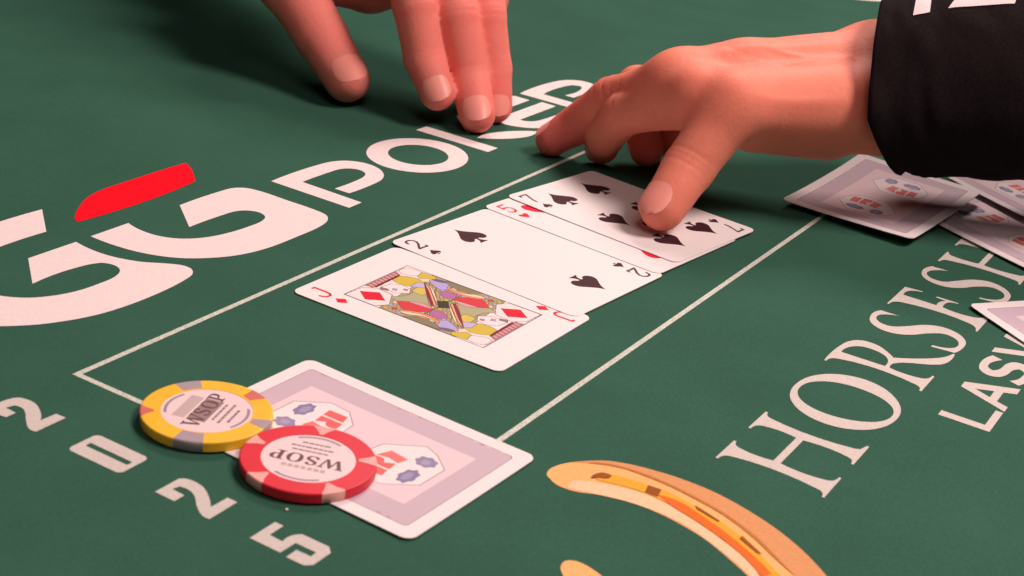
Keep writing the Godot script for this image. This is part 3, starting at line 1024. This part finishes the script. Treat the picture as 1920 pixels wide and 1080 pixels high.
func quad(idx: PackedInt32Array, a: int, b: int, c: int, d: int, neg: bool):
	if a < 0 or b < 0 or c < 0 or d < 0:
		return
	if neg:
		idx.append_array([a, c, b, a, d, c])
	else:
		idx.append_array([a, b, c, a, c, d])


func sample(f: PackedFloat32Array, nx: int, ny: int, nz: int, lo: Vector3, cell: float, p: Vector3) -> float:
	var q := (p - lo) / cell
	var x := clampi(int(q.x), 0, nx - 2)
	var y := clampi(int(q.y), 0, ny - 2)
	var z := clampi(int(q.z), 0, nz - 2)
	var t := q - Vector3(x, y, z)
	var i := (z * ny + y) * nx + x
	var s := nx * ny
	var a := lerpf(lerpf(f[i], f[i + 1], t.x), lerpf(f[i + nx], f[i + nx + 1], t.x), t.y)
	var b := lerpf(lerpf(f[i + s], f[i + s + 1], t.x), lerpf(f[i + s + nx], f[i + s + nx + 1], t.x), t.y)
	return lerpf(a, b, t.z)


func stamp(f: PackedFloat32Array, nx: int, ny: int, nz: int, lo: Vector3, cell: float, b: Array, k: float):
	var p: Vector3 = b[0]
	var q: Vector3 = b[1]
	var ra: float = b[2]
	var rb: float = b[3]
	var pad := maxf(ra, rb) + k + 6.0
	var x0 := clampi(int((minf(p.x, q.x) - pad - lo.x) / cell), 0, nx - 1)
	var x1 := clampi(int((maxf(p.x, q.x) + pad - lo.x) / cell) + 1, 0, nx - 1)
	var y0 := clampi(int((minf(p.y, q.y) - pad - lo.y) / cell), 0, ny - 1)
	var y1 := clampi(int((maxf(p.y, q.y) + pad - lo.y) / cell) + 1, 0, ny - 1)
	var z0 := clampi(int((minf(p.z, q.z) - pad - lo.z) / cell), 0, nz - 1)
	var z1 := clampi(int((maxf(p.z, q.z) + pad - lo.z) / cell) + 1, 0, nz - 1)
	var ax := q - p
	var inv := 1.0 / maxf(ax.length_squared(), 1e-6)
	for z in range(z0, z1 + 1):
		for y in range(y0, y1 + 1):
			var i := (z * ny + y) * nx + x0
			var w := lo + Vector3(x0, y, z) * cell - p
			for x in range(x0, x1 + 1):
				var t := clampf(w.dot(ax) * inv, 0.0, 1.0)
				var d := (w - ax * t).length() - lerpf(ra, rb, t)
				var a := f[i]
				var h := maxf(k - absf(a - d), 0.0) / k
				f[i] = minf(a, d) - h * h * k * 0.25
				w.x += cell
				i += 1


func wrinkle_lines(f: PackedFloat32Array, nx: int, ny: int, nz: int, lo: Vector3, cell: float, c: Array):
	# creases across the back of a joint: centre, finger direction, dorsal direction, radius, depth, count
	var at: Vector3 = c[0]
	var ax: Vector3 = c[1].normalized()
	var up: Vector3 = (c[2] - ax * ax.dot(c[2])).normalized()
	var r: float = c[3]
	var a := ((at - Vector3.ONE * (r + 6.0) - lo) / cell).max(Vector3.ZERO)
	var b := ((at + Vector3.ONE * (r + 6.0) - lo) / cell).min(Vector3(nx - 1, ny - 1, nz - 1))
	for z in range(int(a.z), int(b.z) + 1):
		for y in range(int(a.y), int(b.y) + 1):
			for x in range(int(a.x), int(b.x) + 1):
				var i := (z * ny + y) * nx + x
				if absf(f[i]) > 5.0:
					continue
				var w := lo + Vector3(x, y, z) * cell - at
				var lift := w.dot(up)
				if lift < 0.0 or w.length() > r + 5.0:
					continue
				var s := w.dot(ax) + 0.05 * w.cross(ax).dot(up) * w.cross(ax).dot(up) / r
				var k := 0.0
				for n in int(c[5]):
					var q: float = (s - (n - (c[5] - 1) / 2.0) * 2.7) / 0.85
					k += exp(-q * q)
				f[i] += c[4] * k * clampf(lift / (r * 0.7), 0.0, 1.0)


func ridge(f: PackedFloat32Array, nx: int, ny: int, nz: int, lo: Vector3, cell: float, c: Array):
	# a tendon or vein under the skin: from, to, dorsal direction, height, width
	var p: Vector3 = c[0]
	var q: Vector3 = c[1]
	var up: Vector3 = c[2].normalized()
	var ax := q - p
	ax -= up * ax.dot(up)
	var a := ((p.min(q) - Vector3.ONE * 24.0 - lo) / cell).max(Vector3.ZERO)
	var b := ((p.max(q) + Vector3.ONE * 24.0 - lo) / cell).min(Vector3(nx - 1, ny - 1, nz - 1))
	for z in range(int(a.z), int(b.z) + 1):
		for y in range(int(a.y), int(b.y) + 1):
			for x in range(int(a.x), int(b.x) + 1):
				var i := (z * ny + y) * nx + x
				if absf(f[i]) > 4.0:
					continue
				var w := lo + Vector3(x, y, z) * cell - p
				if w.dot(up) < -2.0:
					continue
				w -= up * w.dot(up)
				var t := clampf(w.dot(ax) / ax.length_squared(), 0.0, 1.0)
				var d: float = (w - ax * t).length() / c[4]
				if d < 3.0:
					f[i] -= c[3] * exp(-d * d) * (0.35 + 0.65 * sin(PI * clampf(t, 0.06, 0.94)))


func chain(j: Array, r: Array) -> Array:
	# bones between joints, thinning towards the tip
	var out := []
	for k in j.size() - 1:
		out.append([j[k], j[k + 1], r[k], r[k + 1]])
	return out


func nail(parent: Node, from: Vector3, tip: Vector3, dorsal: Vector3, r: float, length: float, spread: float):
	# a curved plate on the back of the last joint, its rim sunk into the skin
	var ax := (tip - from).normalized()
	var up := (dorsal - ax * dorsal.dot(ax)).normalized()
	var side := ax.cross(up)
	var v := PackedVector3Array()
	var nn := PackedVector3Array()
	var idx := PackedInt32Array()
	var na := 12
	var nb := 12
	for i in na + 1:
		var s := float(i) / na * 2.0 - 1.0
		for k in nb + 1:
			var t := float(k) / nb * 2.0 - 1.0
			var wide := pow(maxf(0.0, 1.0 - pow(absf(s), 3.4)), 0.42)
			var a := deg_to_rad(spread) * t * maxf(wide, 0.04)
			var rim := maxf(absf(s), absf(t))
			var lift := 0.3 if rim < 0.88 else lerpf(0.3, -0.4, (rim - 0.88) / 0.12)
			var along := (s * 0.5) * length + r * 0.05
			var fall := maxf(0.0, along) / r
			var rad := r * sqrt(1.0 - minf(0.8, fall * fall * 0.85)) + lift
			var dirv := up * cos(a) + side * sin(a)
			v.append((tip + ax * along + dirv * rad) * MM)
			nn.append((dirv + ax * 0.25 * fall).normalized())
	for i in na:
		for k in nb:
			var a := i * (nb + 1) + k
			var b := a + nb + 1
			idx.append_array([a, b + 1, a + 1, a, b, b + 1])
	var m := ArrayMesh.new()
	surf(m, v, nn, idx)
	part("fingernail", m, M.nail, parent)


func sleeve_point(rings: Array, s: float, a: float, wrinkle: FastNoiseLite, grow: float) -> Vector3:
	# s runs along the rings (0 at the cuff), a round the arm
	var k := clampi(int(s), 0, rings.size() - 2)
	var t := s - k
	var c: Vector3 = rings[k][0].lerp(rings[k + 1][0], t)
	var rv := lerpf(rings[k][1], rings[k + 1][1], t)
	var rh := lerpf(rings[k][2], rings[k + 1][2], t)
	var ax: Vector3 = (rings[rings.size() - 1][0] - rings[0][0]).normalized()
	var side := ax.cross(Vector3.UP).normalized()
	var up := side.cross(ax).normalized()
	var d := up * cos(a) * rv + side * sin(a) * rh
	d -= ax * d.dot(side) * 0.32 * exp(-s / 1.6)
	d -= ax * minf(0.0, d.dot(up)) * 0.34 * exp(-s / 1.6)
	var n := wrinkle.get_noise_3d(s * 14.0, cos(a) * 16.0, sin(a) * 16.0) * 3.6
	return c + d + d.normalized() * (n + grow)


func sleeve_mesh(rings: Array, wrinkle: FastNoiseLite) -> ArrayMesh:
	var st := SurfaceTool.new()
	st.begin(Mesh.PRIMITIVE_TRIANGLES)
	var steps := (rings.size() - 1) * 8
	var n := 72
	var grid := []
	# lining first: from deep inside out to the hem, over the hem, then along the arm
	for q in [[3.0, -7.0], [1.2, -5.5], [0.15, -4.4], [0.0, -2.6], [0.0, -0.9]]:
		grid.append([q[0], q[1]])
	for k in steps + 1:
		var s := k / 8.0
		grid.append([s, 0.0 if k > 2 else 0.5])
	var rows := []
	for g in grid:
		var line := []
		for k in n:
			line.append(sleeve_point(rings, g[0], TAU * k / n, wrinkle, g[1]) * MM)
		rows.append(line)
	for i in rows.size() - 1:
		for k in n:
			var k2 := (k + 1) % n
			for q in [rows[i][k], rows[i + 1][k2], rows[i][k2], rows[i][k], rows[i + 1][k], rows[i + 1][k2]]:
				st.set_smooth_group(0)
				st.add_vertex(q)
	st.generate_normals()
	return st.commit()


func sleeve_patch(rings: Array, wrinkle: FastNoiseLite, outline: Array) -> ArrayMesh:
	# flat print that follows the cloth; outline in (ring, degrees)
	var p := P2(outline)
	var st := SurfaceTool.new()
	st.begin(Mesh.PRIMITIVE_TRIANGLES)
	var n := 10
	# four-cornered outline, meshed as a grid
	for i in n:
		for k in n:
			for q in [[0, 0], [1, 1], [1, 0], [0, 0], [0, 1], [1, 1]]:
				var u := float(i + q[0]) / n
				var w := float(k + q[1]) / n
				var sa := p[0].lerp(p[1], u).lerp(p[3].lerp(p[2], u), w)
				st.set_smooth_group(0)
				st.add_vertex(sleeve_point(rings, sa.x, deg_to_rad(sa.y), wrinkle, 0.35) * MM)
	st.generate_normals()
	return st.commit()


func build_right_person():
	var t := thing("person", "person reaching in from the right in a black sleeve with white print", "person", Transform3D())
	var wr := Vector3(153, 52, -667)
	var wu := Vector3(152, 62, -701)
	var mi := Vector3(69, 51.5, -648)
	var mm := Vector3(60, 51, -664)
	var mr := Vector3(60, 44, -684)
	var mp := Vector3(72, 38, -700)
	var ip := Vector3(40, 33, -673)
	var id := Vector3(33.2, 17, -687)
	var it := Vector3(33.2, 8.6, -696)
	var p3 := Vector3(34, 34.5, -690)
	var d3 := Vector3(19, 16, -700)
	var t3 := Vector3(9.6, 7.8, -700)
	var tc := Vector3(126, 51, -661)
	var tm := Vector3(83.5, 52.5, -638)
	var ti := Vector3(67.4, 27, -625)
	var tt := Vector3(58, 12.6, -610)
	var palm := [
		[wr, mi, 18.5, 11.5], [wr.lerp(wu, 0.35), mm, 18.0, 12.5], [wr.lerp(wu, 0.7), mr, 18.0, 11.0], [wu, mp, 18.5, 10.0],
		[mi, mm, 10.5, 11.0], [mm, mr, 11.0, 10.0], [mr, mp, 10.0, 9.5],
		[Vector3(150, 62, -692), Vector3(90, 57, -674), 19.0, 14.6], [Vector3(90, 57, -674), Vector3(67, 53.5, -668), 14.6, 13.0], [tc, tm, 15.0, 12.8], [Vector3(130, 40, -670), Vector3(96, 42, -655), 15.0, 13.0],
		[wr, wr + Vector3(110, 12, -10), 18.5, 19.0], [wu, wu + Vector3(110, 10, 4), 20.5, 20.0],
	]
	var chains := [
		chain([mi, ip, id, it], [11.2, 9.8, 8.8, 7.9]),
		chain([mm, p3, d3, t3], [11.6, 10.0, 9.0, 8.0]),
		chain([mr, Vector3(46, 36, -712), Vector3(49, 21, -710), Vector3(54.5, 8.8, -700)], [10.8, 9.4, 8.6, 7.9]),
		chain([mp, Vector3(62, 31, -724), Vector3(63, 19, -721), Vector3(68, 9.0, -713)], [9.6, 8.4, 7.8, 7.2]),
		chain([tm, ti, tt], [12.6, 11.2, 9.6]),
	]
	var tips := [[it, 20.0, 0.7], [t3, 30.0, 1.0], [Vector3(54.5, 9, -700), 20.0, 0.7], [tt, 16.0, 0.55], [ti, 13.0, 0.25], [ip, 14.0, 0.35], [p3, 16.0, 0.5], [mi, 13.0, 0.2]]
	var creases := [
		[ip, it - mi, Vector3(-0.55, 0.8, 0.2), 10.0, 0.55, 3], [id, it - ip, Vector3(-0.8, 0.3, 0.4), 8.8, 0.4, 2],
		[Vector3(126, 66, -680), Vector3(66, 56, -664), Vector3(0.1, 0.9, 0.3), 0.75, 3.0], [Vector3(128, 60, -671), Vector3(74, 56, -650), Vector3(0.1, 0.9, 0.4), 0.9, 2.6],
		[Vector3(132, 66, -690), Vector3(72, 50, -682), Vector3(0.1, 0.9, 0.0), 0.9, 2.6],
		[Vector3(132, 60, -675), Vector3(116, 60, -670), Vector3(0.1, 0.9, 0.4), 0.5, 1.9], [Vector3(118, 60, -670), Vector3(104, 60, -661), Vector3(0.1, 0.9, 0.4), 0.8, 1.6], [Vector3(118, 60, -670), Vector3(96, 60, -672), Vector3(0.1, 0.9, 0.4), 0.7, 1.5],
		[Vector3(130, 50, -652), Vector3(92, 55, -632), Vector3(0.0, 0.8, 0.6), 0.8, 2.4],
		[p3, t3 - mm, Vector3(-0.5, 0.85, 0.1), 10.2, 0.55, 3], [d3, t3 - p3, Vector3(-0.6, 0.7, 0.1), 9.0, 0.4, 2],
		[ti, tt - tm, Vector3(-0.6, 0.6, 0.5), 11.2, 0.55, 3],
	]
	part("body", skin_mesh(palm, chains, 1.2, 9.0, Vector3(-6, -6, -748), Vector3(246, 96, -592), tips, creases, Color(0.87, 0.275, 0.185), 3), M.skin, t)
	nail(t, ti, tt, Vector3(-0.74, 0.42, 0.5), 10.0, 16.0, 58.0)
	nail(t, id, it, Vector3(-0.55, 0.1, 0.3), 7.9, 10.5, 52.0)
	nail(t, d3, t3, Vector3(-0.45, 0.8, -0.3), 8.0, 11.0, 52.0)
	var wrinkle := FastNoiseLite.new()
	wrinkle.seed = 9
	wrinkle.frequency = 0.045
	wrinkle.fractal_octaves = 3
	var rings := [[Vector3(152, 57, -685), 38.0, 44.0], [Vector3(162, 59, -686), 40.0, 46.0], [Vector3(176, 62, -688), 43.0, 47.0], [Vector3(206, 67, -689), 45.0, 48.0], [Vector3(255, 74, -690), 46.0, 49.0], [Vector3(310, 82, -692), 48.0, 50.0], [Vector3(450, 108, -700), 53.0, 54.0], [Vector3(640, 145, -712), 58.0, 58.0]]
	var sl := part("sleeve", sleeve_mesh(rings, wrinkle), M.sleeve, t)
	part("printed_letter", sleeve_patch(rings, wrinkle, [1.15, 27, 1.6, 27, 2.0, -14, 1.55, -14]), M.sleeve_print, sl)
	part("printed_letter", sleeve_patch(rings, wrinkle, [2.05, 27, 2.95, 27, 3.1, 15, 2.25, 15]), M.sleeve_print, sl)
	part("printed_letter", sleeve_patch(rings, wrinkle, [2.28, 14.6, 2.55, 14.6, 2.65, -10, 2.35, -10]), M.sleeve_print, sl)


func build_left_person():
	var t := thing("person", "person whose hand reaches down from above, thumb and three fingertips showing", "person", Transform3D())
	var mi := Vector3(-80, 82, -772)
	var mm := Vector3(-59, 85, -776)
	var mr := Vector3(-39, 81, -784)
	var mp := Vector3(-27, 74, -800)
	var ii := Vector3(-65.0, 55, -738)
	var di := Vector3(-57, 30.5, -732)
	var ti := Vector3(-48.3, 17, -722)
	var i3 := Vector3(-44.6, 51.5, -744)
	var d3 := Vector3(-34.8, 24, -737)
	var t3 := Vector3(-28.0, 9.0, -721)
	var i4 := Vector3(-30.6, 50.5, -756)
	var d4 := Vector3(-23.6, 25.5, -749)
	var t4 := Vector3(-19.8, 8.4, -741)
	var c0 := Vector3(-142, 80, -808)
	var c1 := Vector3(-134.5, 52, -774)
	var c2 := Vector3(-112.3, 28.2, -758)
	var c3 := Vector3(-94.5, 13.0, -738)
	var wr := Vector3(-142, 100, -850)
	var wu := Vector3(-108, 108, -866)
	var palm := [
		[wr, mi, 18.0, 12.0], [wr.lerp(wu, 0.35), mm, 18.0, 12.5], [wr.lerp(wu, 0.7), mr, 18.0, 11.5], [wu, mp, 18.0, 10.5],
		[mi, mm, 11.0, 11.5], [mm, mr, 11.5, 10.5], [mr, mp, 10.5, 9.5],
		[c0, c1, 17.0, 14.0], [c0, mi, 15.0, 10.0], [c1, Vector3(-94, 46, -798), 12.0, 11.0], [Vector3(-94, 46, -798), Vector3(-60, 58, -798), 11.0, 13.0], [c0, Vector3(-92, 58, -795), 16.0, 16.0],
		[wr, wr + Vector3(-24, 20, -60), 18.5, 19.0], [wu, wu + Vector3(-24, 20, -60), 18.5, 19.0],
	]
	var chains := [
		chain([mi, ii, di, ti], [11.8, 10.8, 10.0, 8.8]),
		chain([mm, i3, d3, t3], [12.0, 11.0, 10.2, 9.0]),
		chain([mr, i4, d4, t4], [11.2, 9.8, 9.0, 8.2]),
		chain([mp, Vector3(-31, 44, -784), Vector3(-29, 22, -780), Vector3(-26, 9, -771)], [9.8, 8.6, 8.0, 7.4]),
		chain([c1, c2, c3], [15.5, 13.4, 11.4]),
	]
	var tips := [[ti, 20.0, 0.45], [t3, 22.0, 0.55], [t4, 22.0, 0.6], [c3, 14.0, 0.15], [ii, 16.0, 0.2], [i3, 16.0, 0.2], [c2, 16.0, 0.15]]
	var creases := [
		[ii, ti - mi, Vector3(0.1, 0.6, 0.8), 10.8, 0.55, 3], [di, ti - ii, Vector3(0.1, 0.4, 0.9), 10.0, 0.4, 2],
		[i3, t3 - mm, Vector3(0.1, 0.6, 0.8), 11.0, 0.55, 3], [d3, t3 - i3, Vector3(0.1, 0.4, 0.9), 10.2, 0.4, 2],
		[i4, t4 - mr, Vector3(0.2, 0.6, 0.8), 9.8, 0.55, 3], [d4, t4 - i4, Vector3(0.2, 0.4, 0.9), 9.0, 0.4, 2],
		[c2, c3 - c1, Vector3(0.25, 0.75, 0.62), 13.4, 0.55, 3],
	]
	part("body", skin_mesh(palm, chains, 1.25, 9.0, Vector3(-190, -6, -936), Vector3(0, 156, -704), tips, creases, Color(0.86, 0.255, 0.205), 4), M.skin, t)
	nail(t, c2, c3, Vector3(0.25, 0.75, 0.62), 11.6, 15.0, 52.0)
	nail(t, di, ti, Vector3(0.12, 0.3, 0.95), 9.1, 12.5, 50.0)
	nail(t, d3, t3, Vector3(0.1, 0.3, 0.95), 9.3, 13.0, 50.0)
	nail(t, d4, t4, Vector3(0.2, 0.3, 0.95), 8.4, 11.0, 50.0)
	var wrinkle := FastNoiseLite.new()
	wrinkle.seed = 19
	wrinkle.frequency = 0.045
	wrinkle.fractal_octaves = 3
	var rings := [[Vector3(-140, 116, -888), 34.0, 38.0], [Vector3(-154, 126, -925), 42.0, 45.0], [Vector3(-172, 140, -970), 46.0, 48.0], [Vector3(-192, 158, -1020), 49.0, 51.0], [Vector3(-250, 206, -1160), 53.0, 54.0], [Vector3(-330, 272, -1350), 58.0, 58.0]]
	part("sleeve", sleeve_mesh(rings, wrinkle), M.sleeve, t)
